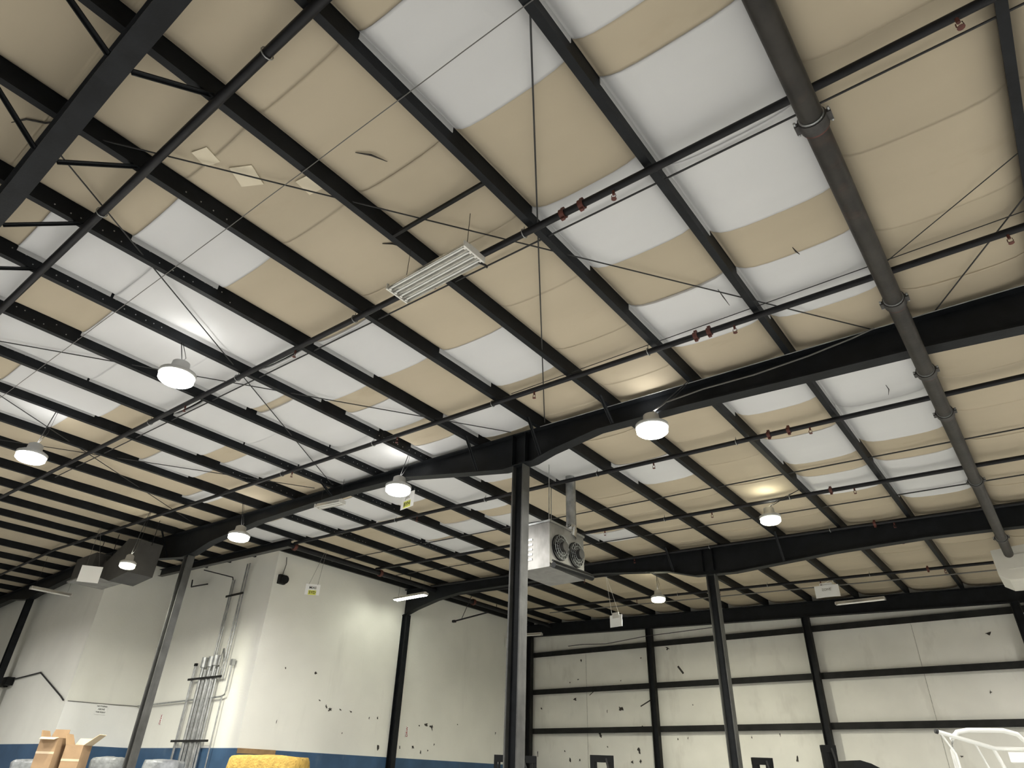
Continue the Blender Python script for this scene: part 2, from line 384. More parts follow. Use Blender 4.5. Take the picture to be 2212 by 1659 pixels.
MB().tube([(x, 22.6, zr(x) - .05) for x in [6 - 2 * j for j in range(12)]], .02, 6).build('conduit_wire', 'wire_grey', ceil)

# ------------------------------------------------------------------ rafters (tapered I beams)
def rafter(label, y, prof, fw_=0.22):
    """prof: list of (x, z_bottom above the eye); top follows the purlins"""
    t = thing('steel_rafter', label, 'beam', (0, y, 0))
    web = [(x, zr(x) - .012) for x, z in prof] + [(x, z + EYE + .012) for x, z in reversed(prof)]
    n = len(prof); mb = MB()
    vs = [(x, -.006, z) for x, z in web] + [(x, .006, z) for x, z in web]; N = 2 * n; fs = []
    for i in range(n - 1):
        a, b, c, d = i, i + 1, N - 2 - i, N - 1 - i
        fs += [(a, b, c, d), (a + N, d + N, c + N, b + N)]
    mb.add(vs, fs); mb.build('web', 'steel_black', t)
    def flange(pts, name):
        m2 = MB(); vs = []; fs = []
        for x, z in pts: vs += [(x, -fw_ / 2, z - .012), (x, fw_ / 2, z - .012), (x, fw_ / 2, z + .012), (x, -fw_ / 2, z + .012)]
        for i in range(len(pts) - 1):
            o = 4 * i
            for k in range(4): fs.append((o + k, o + (k + 1) % 4, o + 4 + (k + 1) % 4, o + 4 + k))
        fs += [(0, 1, 2, 3), tuple(4 * (len(pts) - 1) + k for k in (3, 2, 1, 0))]
        m2.add(vs, fs); m2.build(name, 'steel_black', t)
    flange([(x, zr(x) - .012) for x, z in prof], 'top_flange')
    flange([(x, z + EYE + .012) for x, z in prof], 'bottom_flange')
    return t
R1P = [(7.9, 4.75), (5.16, 4.5), (2.5, 4.72), (-.4, 5.0), (-1.7, 5.08), (-3.6, 5.2), (-5.2, 5.26), (-6.2, 5.12), (-6.6, 5.02), (-7.3, 5.02), (-8.3, 5.2), (-10, 5.52), (-12, 5.62), (-15.6, 5.62), (-17.8, 5.46), (-18.7, 5.27), (-19.2, 5.25), (-20.5, 5.42), (-22, 5.62), (RIDGE, 5.92), (-28, 5.75), (-30.2, 5.58), (-30.8, 5.5), (-31.2, 5.5), (-33, 5.7), (-36.9, 5.5)]
r0 = rafter('nearest dark steel roof beam, cutting across the upper left corner with angle braces', Y0, [(7.9, 4.9), (5.16, 4.75), (-.4, 5.05), (-5.2, 5.22), (-6.6, 5.12), (-7.3, 5.1), (-9, 5.28), (-12, 5.62), (-15.6, 5.62), (-19, 5.3), (RIDGE, 5.92), (-31, 5.5), (-36.9, 5.6)], .19)
r1 = rafter('long tapered dark steel roof beam carried by the tall grey column at centre', Y1, R1P)
r2_ = rafter('farther tapered steel roof beam that meets the left wall at the lit tube light', Y2, [(7.9, 4.7), (5.16, 4.6), (2, 4.85), (-.2, 4.98), (-1.7, 5.03), (-3.7, 5.02), (-5.4, 4.94), (-6.2, 4.9), (-7.3, 4.96), (-8.1, 5.19), (-10.3, 5.46), (-12, 5.56), (-16, 5.62), (-17.2, 5.5), (-18.2, 5.3), (-18.85, 5.12)])
r3 = rafter('dark steel beam along the top of the insulated back wall', Y3, [(7.9, 4.73)] + [(x, zr(x) - EYE - .5) for x in (4, 0, -4, -8, -12, -16, -18.84)], .22)
rm = rafter('dark steel roof beam overhead behind the viewer', Y0 - 8.43, [(7.9, 4.75), (-.4, 5.0), (-6.9, 5.0), (-12, 5.62), (-19, 5.3), (RIDGE, 5.92), (-31, 5.5), (-36.9, 5.6)])
# angle braces from the lower flange up to the purlins
def kick(t, y, prof, x, sgn, dy=.75, dz=None):
    zb = None
    for (xa, za), (xb, zb_) in zip(prof, prof[1:]):
        if xb <= x <= xa: zb = za + (zb_ - za) * (xa - x) / (xa - xb) + EYE
    if zb is None: return
    p = Vector((x, sgn * .10, zb + .03)); q = Vector((x + .01, sgn * dy, zr(x) + .03))
    MB().bar(p, q, .05, .012, (1, 0, 0)).bar(p + Vector((.022, 0, 0)), q + Vector((.022, 0, 0)), .012, .05, (1, 0, 0)).build('flange_brace', 'steel_black', t)
R0P = [(7.9, 4.9), (5.16, 4.75), (-.4, 5.05), (-5.2, 5.22), (-6.6, 5.12), (-7.3, 5.1), (-9, 5.28), (-12, 5.62), (-15.6, 5.62), (-19, 5.3), (RIDGE, 5.92)]
R2P = [(5.16, 4.6), (2, 4.85), (-.2, 4.98), (-3.7, 5.02), (-6.2, 4.9), (-8.1, 5.19), (-10.3, 5.46), (-16, 5.62), (-18.85, 5.12)]
for x in PX:
    if -12 < x < -3.6:
        for s in (-1, 1): kick(r0, Y0, R0P, x - .03, s)
for x in (-4.9, -6.42, -7.94, -12.52, -20.14): kick(r1, Y1, R1P, x, -1, .5)
for x in (-7.94, -4.9): kick(r2_, Y2, R2P, x, -1, .5)
# pale edge strip along the near side of the long beam's top flange
MB().tube([(x, -.118, zr(x) - .006) for x in (1.2, -1, -3, -5, -6.4)], .008, 5).build('edge_strip', 'galvanised', r1)
# web stiffeners over the columns
for t, x, pr in ((r1, -6.75, R1P), (r1, -7.05, R1P), (r2_, -6.75, R2P), (r2_, -7.05, R2P)):
    MB().box((x - .006, -.12, EYE + 5.05), (x + .006, .12, zr(x) - .02)).build('stiffener', 'steel_black', t)

# feed cable looping from the lamp along the long beam
tag(MB().tube([(-4.1, 8.62, EYE + 5.17), (-3.85, 8.70, EYE + 5.33), (-3.2, 8.70, EYE + 5.36), (-2.4, 8.70, EYE + 5.33), (-1.6, 8.70, EYE + 5.36), (-1.0, 8.70, EYE + 5.42), (-.7, 8.70, EYE + 5.47)], .012, 6).build('feed_cable', 'wire_grey'), 'thin pale cable looping from the lamp along the long beam', 'cable')

# ------------------------------------------------------------------ columns
def column(label, x, y, top, m='steel_column', dp=.23, fwid=.20, name='steel_column', plate=True):
    t = thing(name, label, 'column', (x, y, 0))
    MB().box((-dp / 2 + .012, -.006, .02), (dp / 2 - .012, .006, top)).build('web', 'steel_black', t)  # black web: shade of the recess between the flanges put into its colour
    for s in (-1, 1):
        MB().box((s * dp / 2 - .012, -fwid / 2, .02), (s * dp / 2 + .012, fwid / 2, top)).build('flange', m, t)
    if plate:
        MB().box((-dp / 2 - .08, -fwid / 2 - .08, 0), (dp / 2 + .08, fwid / 2 + .08, .02)).build('base_plate', m, t)
    return t
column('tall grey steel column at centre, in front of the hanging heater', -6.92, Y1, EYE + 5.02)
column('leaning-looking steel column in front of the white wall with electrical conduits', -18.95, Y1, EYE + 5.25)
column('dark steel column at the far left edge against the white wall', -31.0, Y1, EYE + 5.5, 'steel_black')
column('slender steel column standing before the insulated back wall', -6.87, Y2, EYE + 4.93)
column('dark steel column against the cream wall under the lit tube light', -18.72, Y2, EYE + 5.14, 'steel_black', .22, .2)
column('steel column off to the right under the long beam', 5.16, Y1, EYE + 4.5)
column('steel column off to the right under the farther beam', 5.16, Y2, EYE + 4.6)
for x, lab in ((-18.62, 'dark corner post where the cream wall meets the back wall'), (-12.72, 'dark back-wall post just right of the tall centre column'), (-6.70, 'dark back-wall post behind the black forklift masts'), (-.70, 'dark back-wall post at the right edge')):
    column(lab, x, Y3 - .02, zr(x) - .5, 'steel_girt', .22, .2, 'wall_post')

# ------------------------------------------------------------------ back wall girts and marks
for z in (4.79, 3.30, 1.82, .32):
    zz = z + EYE; prev = XA + .03
    for xe in (-12.72, -6.70, -.70, XR - .05):
        mb = MB().prism([(YBACK - .18, zz - .10), (YBACK - .165, zz - .10), (YBACK - .165, zz + .085), (YBACK, zz + .085), (YBACK, zz + .10), (YBACK - .18, zz + .10)], prev + .0, xe, 'x')
        mb.build('girt', 'steel_girt', w_back); prev = xe + .0
# seams of the facing between girts
for x in (-15.9, -10.1, -3.6, 2.0):
    MB().bar((x, YBACK - .004, .4), (x + .02, YBACK - .004, EYE + 4.7), .012, .008, (0, 1, 0)).build('facing_seam', 'mark_grey', w_back)
def blot(par, c, s, axis, m='mark_dark', name='scuff_mark', asp=1.0):
    n = random.randint(7, 11); poly = []
    for k in range(n):
        a = 2 * math.pi * k / n; r = s * .85 * random.choice((.25, .4, .55, .7, 1.0)) * random.uniform(.8, 1.1)
        poly.append((r * math.cos(a) * asp, r * math.sin(a)))
    if axis == 'y': mb = MB().prism([(c[0] + u, c[2] + EYE + v) for u, v in poly], YBACK - .012, YBACK + .005, 'y')
    else: mb = MB().prism([(c[1] + u, c[2] + EYE + v) for u, v in poly], XA - .005, XA + .012, 'x')
    return mb.build(name, m, par)
for (x, z, s, a) in ((-14.32, 2.58, .16, 1), (-13.62, 1.15, .16, .8), (-18.18, 2.69, .07, 1), (-16.48, 2.98, .10, 1.3), (-16.7, 3.61, .05, .7), (-16.3, 3.72, .05, 1.6), (-16.12, 4.44, .07, 1.5), (-14.26, 3.57, .04, 1), (-14.95, 2.48, .10, .35), (-12.02, 1.49, .11, .4), (-11.62, 1.52, .09, .4), (-9.27, 1.53, .10, .45), (-16.75, .79, .14, .7), (-16.29, .81, .10, .7), (-13.61, .77, .11, 1), (-13.95, .76, .08, 1.2), (-2.02, 2.64, .10, .5), (-1.63, 4.23, .08, 1.8), (-12.1, 4.62, .09, 1.6), (-15.3, 1.66, .12, 1.2), (-14.6, 1.78, .10, 1.3), (-13.4, 1.85, .09, 1.1), (-12.95, 4.05, .08, .5), (-13.3, 4.35, .05, .7), (-11.3, 2.6, .05, .6), (-10.0, 1.7, .05, .5), (-8.3, 1.6, .08, .4), (-7.86, .89, .17, .4), (-3.2, 1.0, .05, 1.4), (-17.0, 1.1, .05, 1), (-15.0, 1.25, .06, .5), (-18.35, 1.0, .16, .15)):
    blot(w_back, (x, 0, z), s, 'y', 'mark_dark', asp=a)
def slash(x0, z0, x1, z1, r=.02): MB().bar((x0, YBACK - .006, z0 + EYE), (x1, YBACK - .006, z1 + EYE), .012, r * 2, (0, 0, 1)).build('scuff_mark', 'mark_dark', w_back)
slash(-13.45, 2.62, -12.95, 2.85); slash(-11.75, 3.95, -11.55, 3.68, .035); slash(-15.75, 3.1, -15.45, 3.3, .012); slash(-13.45, 1.95, -13.2, 1.75)
for (y, z, s, a) in ((14.40, 1.84, .10, .8), (14.55, 1.78, .09, 1.2), (14.97, 1.81, .05, 1.4), (15.41, 1.79, .05, 1.4), (16.21, 1.65, .07, .5), (16.58, 1.68, .10, .5), (13.79, 2.75, .10, .7), (16.74, .80, .14, .5), (18.9, 1.66, .12, 1.5), (19.2, 1.6, .15, 1.4), (18.36, .93, .11, .7), (17.73, .90, .09, .5), (18.75, .78, .12, .3), (18.57, 1.6, .06, 1), (15.18, 1.16, .05, .7), (20.58, 1.78, .05, 1), (12.66, 2.76, .05, .7), (22.85, 1.64, .09, .35), (19.1, .85, .05, 1), (14.1, 2.0, .04, 1.2), (12.7, 1.3, .06, .4), (19.4, 1.05, .05, .7)):
    blot(w_left, (0, y, z), s, 'x', 'mark_dark', asp=a)
# vertical stains / panel joints on the left walls

# ------------------------------------------------------------------ header beam in front of the jog wall, pipe main beside the left wall
t = thing('header_beam', 'steel header beam below the roof in front of the conduit wall', 'beam', (0, 10.9, 0))
hx = [(-17.2, .0), (-25.2, .0)]
pts = [(-17.2, zr(-17.2) - .012), (-25.2, zr(-25.2) - .012)]
MB().bar((-17.2, 0, zr(-17.2) - .12), (-25.2, 0, zr(-25.2) - .12), .012, .22).build('web', 'steel_black', t)
MB().bar((-17.2, 0, zr(-17.2) - .235), (-25.2, 0, zr(-25.2) - .235), .16, .014).build('bottom_flange', 'steel_column', t)
MB().bar((-17.2, 0, zr(-17.2) - .008), (-25.2, 0, zr(-25.2) - .008), .16, .014).build('top_flange', 'steel_black', t)

# ------------------------------------------------------------------ sprinkler branch lines
def branch(label, y, x_from, x_to, r=.043, dz=-.075, heads=(), coups=(), rings=(), coup_m='coupling_rust', thickto=None):
    t = thing('sprinkler_pipe', label, 'pipe', (0, y, 0))
    n = max(2, int(abs(x_to - x_from) / 3)); pts = []
    for i in range(n + 1):
        x = x_from + (x_to - x_from) * i / n; pts.append((x, 0, zr(x) + dz))
    if x_from > RIDGE > x_to: pts.append((RIDGE, 0, zr(RIDGE) + dz)); pts.sort(key=lambda p: -p[0])
    MB().tube(pts, r, 12).build('pipe', 'pipe_black', t)
    for x in heads:
        z = zr(x) + dz - r
        MB().tube([(x, 0, z + .01), (x, 0, z - .05)], .016, 8).tube([(x - .022, 0, z - .05), (x - .026, 0, z - .085), (x, 0, z - .11)], .005, 5).tube([(x + .022, 0, z - .05), (x + .026, 0, z - .085), (x, 0, z - .11)], .005, 5).lathe([(.03, -.002), (.03, .002)], (x, 0, z - .112), 10).build('sprinkler_head', 'coupling_rust', t)
    for x in coups:
        z = zr(x) + dz
        mb = MB().tube([(x - .03, 0, z - SL * -.0), (x + .03, 0, z)], r + .018, 12)
        mb.box((x - .022, -.018, z + r), (x + .022, .018, z + r + .045)).box((x - .022, -.018, z - r - .045), (x + .022, .018, z - r))
        mb.build('coupling', coup_m, t)
    for x in rings:
        z = zr(x) + dz; k = 12
        MB().tube([(x, (r + .012) * math.cos(2 * math.pi * i / k), z + (r + .012) * math.sin(2 * math.pi * i / k)) for i in range(k + 1)], .007, 5).tube([(x, 0, z + r), (x, 0, zr(x) + .03)], .006, 5).build('hanger_ring', 'galvanised', t)
    return t
S = .986
branch('nearest sprinkler pipe, passing just below the upper left corner beam', 1.29 * S, 7, -30, .05, rings=(-2.2, -4.0, -7.4, -11.6), coups=())
branch('sprinkler pipe with rust-red couplings passing behind the unlit tube fixture', 4.485 * S, 7, -33, .043, heads=(.85, -2.3, -4.95, -7.95, -11.3), coups=(-2.7, -2.95), rings=(-3.5, -6.55, -9.6, -12.7))
branch('sprinkler pipe between the unlit tube fixture and the long tapered beam', 7.57 * S, 7, -34, .043, heads=(.9, -2.2, -5.6, -8.9, -12.3), coups=(-2.55, -2.75), rings=(-3.5, -6.5, -9.6, -12.7))
branch('sprinkler pipe just beyond the long tapered beam with two couplings', 11.22 * S, 7, -17.26, .043, heads=(-2.3, -5.3, -8.9, -12.0), coups=(-3.0, -2.65), rings=(-3.6, -6.6, -9.7, -12.8))
branch('sprinkler pipe midway between the two tapered beams', 14.53 * S, 7, -17.26, .043, heads=(-2.4, -5.5, -8.4, -11.5), coups=(-2.85,), rings=(-3.7, -6.7, -9.8))
branch('sprinkler pipe close in front of the farther tapered beam', 17.2 * S, 7, -17.26, .043, heads=(-2.2, -9.0), coups=(-2.6,), rings=(-3.6, -6.7))
branch('sprinkler pipe close behind the farther tapered beam', 18.6 * S, 1.0, -17.26, .043, heads=(-2.3, -5.4, -8.6, -11.6), coups=(-2.7,), rings=(-3.8, -9.8))
branch('farthest sprinkler pipe near the back wall, ending at the cream housing', 21.95 * S, -.75, -17.26, .043, heads=(-1.9, -5.2, -8.4, -11.5), coups=(-2.3,), rings=(-3.8, -6.8, -9.9))
# cross main beside the left wall, under a purlin
t = thing('pipe_main', 'thick dark pipe under a purlin beside the cream left wall', 'pipe', (-17.35, 0, 0))
zc = zr(-17.35) - .14
MB().tube([(0, 10.95, zc), (0, 18, zc), (0, 24.6, zc)], .085, 14).build('pipe', 'pipe_black', t)
for y in (11.15, 14.6, 19.4): MB().tube([(0, y - .05, zc), (0, y + .05, zc)], .115, 14).build('coupling', 'coupling_rust', t)
for y in (16.0, 20.8): MB().tube([(0, y, zc + .08), (0, y, zr(-17.35) + .05)], .012, 6).build('hanger', 'steel_black', t)

# big grooved main on the right
zm = EYE + 4.62; xm = -.30
t = thing('water_main', 'thick brown-black grooved water main running down the right side', 'pipe', (xm, 0, 0))
MB().tube([(0, -11.9, zm), (0, 0, zm), (0, 8, zm), (0, 17.9, zm)], .092, 20).build('pipe', 'pipe_main', t)
for y in (-3.0, 4.1, 6.95, 8.72, 10.05, 13.0, 16.6):
    MB().tube([(0, y - .055, zm), (0, y + .055, zm)], .112, 20).build('coupling', 'coupling_dark', t)
    MB().tube([(0, y + .056, zm), (0, y + .075, zm)], .105, 20).build('gasket_ring', 'coupling_rust', t)
    MB().tube([(0, y - .075, zm), (0, y - .056, zm)], .100, 20).build('clamp_band', 'galvanised', t)
    for s in (-1, 1):
        b = MB().box((s * .122 - .02, y - .045, zm - .022), (s * .122 + .02, y + .045, zm + .022)).build('bolt_lug', 'coupling_dark', t)
        MB().tube([(s * .13, y - .075, zm), (s * .13, y + .075, zm)], .011, 8).build('bolt', 'galvanised', b)
for y in (-1.0, 3.0, 6.2, 12.0, 15.6):
    MB().tube([(0, y, zm + .09), (0, y, zr(xm) + .02)], .008, 6).build('hanger_rod', 'steel_black', t)
# cream housing where the main ends
t = thing('unit_housing', 'cream sheet housing at the end of the thick water main', 'housing', (.1, 18.75, EYE + 4.25))
MB().prism([(-.72, .0), (-.55, -.12), (.5, -.16), (.9, .0), (.9, .5), (.3, .62), (-.72, .55)], -.6, .6, 'y').build('body', 'housing_cream', t)
MB().box((-.5, -.62, .1), (.6, -.6, .4)).build('front_panel', 'housing_cream', t)
for x in (-.5, .7): MB().tube([(x, 0, .5), (x, 0, zr(x) - EYE - 4.25 + .05)], .01, 6).build('hanger_rod', 'galvanised', t)

# ------------------------------------------------------------------ high-bay lamps
def highbay(label, x, y, z, lens='lens_white', R=.25):
    t = thing('highbay_lamp', label, 'lamp', (x, y, z + EYE), group='high-bay lamps')
    MB().lathe([(R * .98, .045), (R + .015, .05), (R + .015, .10), (R * .8, .14), (R * .55, .16), (R * .5, .28), (R * .3, .31)], n=24).build('housing', 'lamp_body', t)
    MB().lathe([(R * .02, -.075), (R * .5, -.07), (R * .86, -.05), (R, -.02), (R, .045)], n=24).build('lens', lens, t)
    ld = bpy.data.lights.new('lamp_glow', 'AREA'); ld.shape = 'DISK'; ld.size = 2 * R * .9; ld.energy = LAMP_W; ld.spread = 2.95
    ld.color = (1.0, .985, .95) if lens == 'lens_white' else (1.0, .98, .80)
    lo = bpy.data.objects.new('lamp_glow', ld); COL.objects.link(lo); lo.parent = t; lo.location = (0, 0, -.082)
    ul = bpy.data.lights.new('added_halo_light', 'AREA'); ul.shape = 'DISK'; ul.size = R; ul.energy = LAMP_W * .012; ul.color = ld.color  # added upward light that makes a glowing halo on the ceiling above the lamp
    uo = bpy.data.objects.new('added_halo_light', ul); COL.objects.link(uo); uo.parent = t; uo.location = (0, 0, .33); uo.rotation_euler = (math.pi, 0, 0)
    px = min(PX + PXL, key=lambda q: abs(q - .03 - x)) - .03 - x
    top = zr(x + px) - z - EYE + .004
    MB().tube([(0, 0, .30), (px, 0, top)], .008, 6).build('hanger', 'wire_dark', t)
    MB().tube([(0, 0, .30), (.05, .02, .36), (px * .5 + .04, .05, .5), (px, .03, top)], .005, 5).build('power_cord', 'cable_dark', t)
    return t
highbay('bright high-bay lamp at left above the nearest bay, hanging by itself', -9.22, 3.35, 5.0)
highbay('bright high-bay lamp at the far left edge of the view', -14.41, 3.20, 5.0)
highbay('bright high-bay lamp on the long beam beside the column before the conduits', -15.37, 8.25, 5.0)
highbay('glowing high-bay lamp in front of the grey sheet-metal duct', -18.95, 7.28, 4.6, 'lens_warm', .19)
highbay('bright high-bay lamp beside the hanging sign with yellow letters strip', -9.69, 8.33, 5.0)
highbay('bright high-bay lamp below the long beam, right of the centre column', -4.12, 8.66, 4.87)
highbay('yellowish high-bay lamp before the farther tapered beam', -4.14, 14.13, 5.0, 'lens_warm', .21)
highbay('farthest high-bay lamp, near the slender column by the back wall', -9.5, 19.3, 5.0, 'lens_warm', .21)
highbay('high-bay lamp out of view to the right', 2.6, 8.2, 4.9); highbay('high-bay lamp out of view at the far right', 2.6, 13.7, 4.9)
highbay('high-bay lamp out of view near the right wall', 2.6, 20.0, 4.9)
highbay('high-bay lamp out of view overhead', 2.6, 2.5, 4.9)
highbay('added high-bay lamp out of view at far left, brightening the left walls', -21.0, 3.0, 5.0); highbay('added high-bay lamp out of view at the outer left, brightening the left walls', -27.5, 3.0, 5.0)  # two unseen lamps added to brighten the left walls and ceiling
highbay('high-bay lamp out of view behind', -4.2, -3.4, 5.0); highbay('high-bay lamp out of view behind at left', -14.4, -3.0, 5.0)

# ------------------------------------------------------------------ tube light fixtures
def tube_fixture(label, x, y, z, L=1.22, Wd=.34, rz=0.0, lit=False, ntube=4, tilt=0.0, drop=0.5, cat='light fixture'):
    t = thing('tube_light', label, cat, (x, y, z + EYE), rz, group='tube light fixtures')
    tm = 'tube_lit' if lit else 'tube_glass'
    # folded reflector tray, ribbed lengthwise
    h = L / 2; prof = []
    n = ntube
    for i in range(n):
        a = -Wd / 2 + Wd * i / n; b = -Wd / 2 + Wd * (i + 1) / n; c = (a + b) / 2
        prof += [(a, .0), (c - (b - a) * .28, .055), (c + (b - a) * .28, .055)]
    prof.append((Wd / 2, .0))
    vs = []; fs = []
    for xx in (-h, h):
        for (u, v) in prof: vs.append((xx, u, v))
        for (u, v) in prof: vs.append((xx, u, v + .006))
    m = len(prof)
    for i in range(m - 1): fs += [(i, i + 1, 2 * m + i + 1, 2 * m + i), (m + i, 3 * m + i, 3 * m + i + 1, m + i + 1)]
    MB().add(vs, fs).build('reflector', 'reflector', t)
    for s in (-1, 1): MB().box((s * h - .01, -Wd / 2, -.005), (s * h + .01, Wd / 2, .075)).build('end_plate', 'fixture_white', t)
    MB().box((-h, -Wd * .22, .06), (h, Wd * .22, .10)).build('ballast_box', 'fixture_white', t)
    for i in range(n):
        c = -Wd / 2 + Wd * (i + .5) / n
        MB().tube([(-h + .03, c, .022 if not lit else .0), (h - .03, c, .022 if not lit else .0)], .0135 if not lit else .032, 8).build('tube', tm, t)
        for s in (-1, 1): MB().box((s * (h - .025) - .012, c - .016, .0), (s * (h - .025) + .012, c + .016, .045)).build('lamp_holder', 'fixture_white', t)
    if drop:
        for s in (-1, 1): MB().tube([(s * h * .8, 0, .10), (s * h * .8, .01, drop)], .004, 5).build('hanging_wire', 'wire_dark', t)
    return t
tf = tube_fixture('unlit four-tube fixture with ribbed reflector hanging over the nearest bay', -4.36, 3.87, 4.9, drop=.70)
MB().tube([(.55, .15, .02), (.62, .19, -.03), (.63, .2, -.06)], .012, 6).build('pull_switch', 'wire_dark', tf)
# strut the fixture hangs from
MB().bar((-4.95, 3.62, zr(-4.95) + .02), (-3.4, 3.62, zr(-3.4) + .02), .04, .04).build('cross_strut', 'steel_girt', ceil)
tube_fixture('lit tube light glowing over the cream wall at the beam end', -17.2, 15.95, 5.33, 1.5, .22, 0.0, True, 2, drop=.55)
tube_fixture('unlit tube light mounted under the long beam left of the hanging sign', -12.1, 8.45, 5.22, .75, .2, .15, False, 2, drop=.6)
tube_fixture('unlit tube light on the back-wall beam at right', -4.75, 24.3, 5.36, 1.5, .2, 0, False, 2, drop=.15)
tube_fixture('unlit tube light beside the far left column', -26.6, 8.1, 5.04, 1.25, .22, 1.57, False, 2, drop=1.1)
tube_fixture('unlit tube light in the corner behind the tall centre column', -18.1, 24.0, 5.45, 1.2, .22, 0.2, False, 2, drop=.3)

# ------------------------------------------------------------------ hanging signs
def hang_sign(label, x, y, z, rz, wd, ht, lines, bend=0.0, clip=False, stick=False):
    """board in the local x-z plane, face towards -y"""
    t = thing('hanging_sign', label, 'sign', (x, y, z + EYE), rz)
    n = 8; vs = []; fs = []
    for k in (0, 1):
        for i in range(n + 1):
            u = -wd / 2 + wd * i / n; b = bend * (1 - (2 * i / n - 1) ** 2)
            vs += [(u, -b + .008 * k, -ht / 2), (u, -b + .008 * k, ht / 2)]
    m = 2 * (n + 1)
    for i in range(n):
        a = 2 * i; fs += [(a, a + 2, a + 3, a + 1), (m + a, m + a + 1, m + a + 3, m + a + 2), (a, m + a, m + a + 2, a + 2), (a + 1, a + 3, m + a + 3, m + a + 1)]
    fs += [(0, 1, m + 1, m), (2 * n, m + 2 * n, m + 2 * n + 1, 2 * n + 1)]
    MB().add(vs, fs).build('board', 'sign_white', t)
    for (txt, size, uz, m_, back) in lines:
        if back: MB().box((-wd * .27, -.004 - bend, uz - size * .62), (wd * .27, .0 - bend, uz + size * .62)).build('yellow_strip', 'sign_yellow', t)
        text_part('lettering', txt, size, m_, t, (0, -.006 - bend, uz), (math.pi / 2, 0, 0))
    if clip: MB().box((-wd * .26, -.012, ht / 2 - .10), (wd * .26, .012, ht / 2 + .07)).build('hanger_clip', 'sign_white' if wd > .6 else 'fixture_white', t)
    px = min(PX + PXL, key=lambda q: abs(q - .03 - x)) - .03 - x
    tp = Vector((px * math.cos(rz), -px * math.sin(rz), zr(x + px) - z - EYE + .004))
    for s in (-1, 1): MB().tube([(s * wd * .3, 0, ht / 2 - .01), (tp.x + s * .012, tp.y, tp.z)], .005, 5).build('hanging_wire', 'wire_grey' if not clip else 'sign_white', t)
    return t
hang_sign('white hanging sign reading BYH on yellow, beside a bright lamp', -10.35, 9.2, 5.22, -.12, .46, .36, [('JAN', .09, .06, 'mark_grey', False), ('BYH', .12, -.09, 'ink_black', True)])
hang_sign('white hanging sign reading SYD on yellow, against the cream wall', -17.48, 12.15, 4.83, .9, .43, .32, [('MIAS', .10, .05, 'ink_black', False), ('SYD', .11, -.09, 'ink_black', True)])
hang_sign('blank white hanging sheet with a clip, before the back-wall beam', -10.74, 18.75, 4.40, -.1, .46, .36, [], clip=True)
hang_sign('curved white hanging sheet lettered ZONE, near the back-wall beam', -5.15, 22.0, 5.28, .05, .70, .36, [('ZONE', .10, .04, 'mark_grey', False)], bend=.05, clip=True)
hang_sign('large bright white hanging board in front of the grey duct', -21.2, 7.24, 4.70, 1.0, .54, .46, [])
hang_sign('small white tag with a dark letter, high on the cream wall by the centre column', -18.70, 23.3, 5.09, math.pi / 2, .30, .36, [('D', .14, -.08, 'ink_black', False), ('FI', .10, .08, 'mark_dark', False)])

# ------------------------------------------------------------------ unit heater by the centre column
t = thing('unit_heater', 'grey hanging unit heater with twin fans and a flue, behind the centre column', 'heater', (-7.72, 10.95, EYE + 3.58))
MB().box((-.48, -.62, 0), (.40, .62, .92)).build('cabinet', 'sheet_metal', t)
MB().box((-.50, -.64, .90), (.42, .64, .94)).build('cabinet_top', 'galvanised', t)
for yy in (-.28, .30):
    g = MB()
    for rr in (.10, .17, .24):
        g.tube([(.47, yy + rr * math.cos(2 * math.pi * i / 16), .45 + rr * math.sin(2 * math.pi * i / 16)) for i in range(17)], .006, 5)
    for i in range(8):
        a = math.pi * i / 8; g.tube([(.46, yy - .25 * math.cos(a), .45 - .25 * math.sin(a)), (.46, yy + .25 * math.cos(a), .45 + .25 * math.sin(a))], .004, 4)
    gd = g.build('fan_guard', 'galvanised', t)
    MB().tube([(.38, yy, .45), (.43, yy, .45)], .26, 20).build('fan_shroud', 'mast_black', t)
    MB().tube([(.42, yy, .45), (.56, yy, .45)], .10, 14).build('fan_motor', 'sheet_dark', t)
MB().tube([(.52, -.66, .0), (.52, .72, .06)], .06, 10).build('drip_rail', 'mast_black', t)
MB().tube([(.50, -.66, .09), (.50, .7, .13)], .022, 8).build('gas_pipe', 'mast_black', t)
MB().tube([(.34, .22, .80), (.32, .30, .98), (.30, .30, 1.06)], .12, 14).build('flue_elbow', 'chrome', t)
MB().tube([(.30, .30, 1.02), (.30, .30, 1.4), (.30, .30, 2.28)], .10, 16).build('flue_pipe', 'galvanised', t)
MB().tube([(.30, .30, 1.04), (.30, .30, 1.09)], .115, 16).build('flue_collar', 'chrome', t)
for (xx, yy) in ((-.35, -.5), (.3, -.5), (-.35, .5), (.3, .5)): MB().tube([(xx, yy, .9), (xx, yy, 2.25)], .009, 6).build('hanger_rod', 'galvanised', t)
for i in range(5): MB().box((-.2, -.632, .18 + i * .1), (-.02, -.62, .22 + i * .1)).build('louver', 'fixture_white', t)

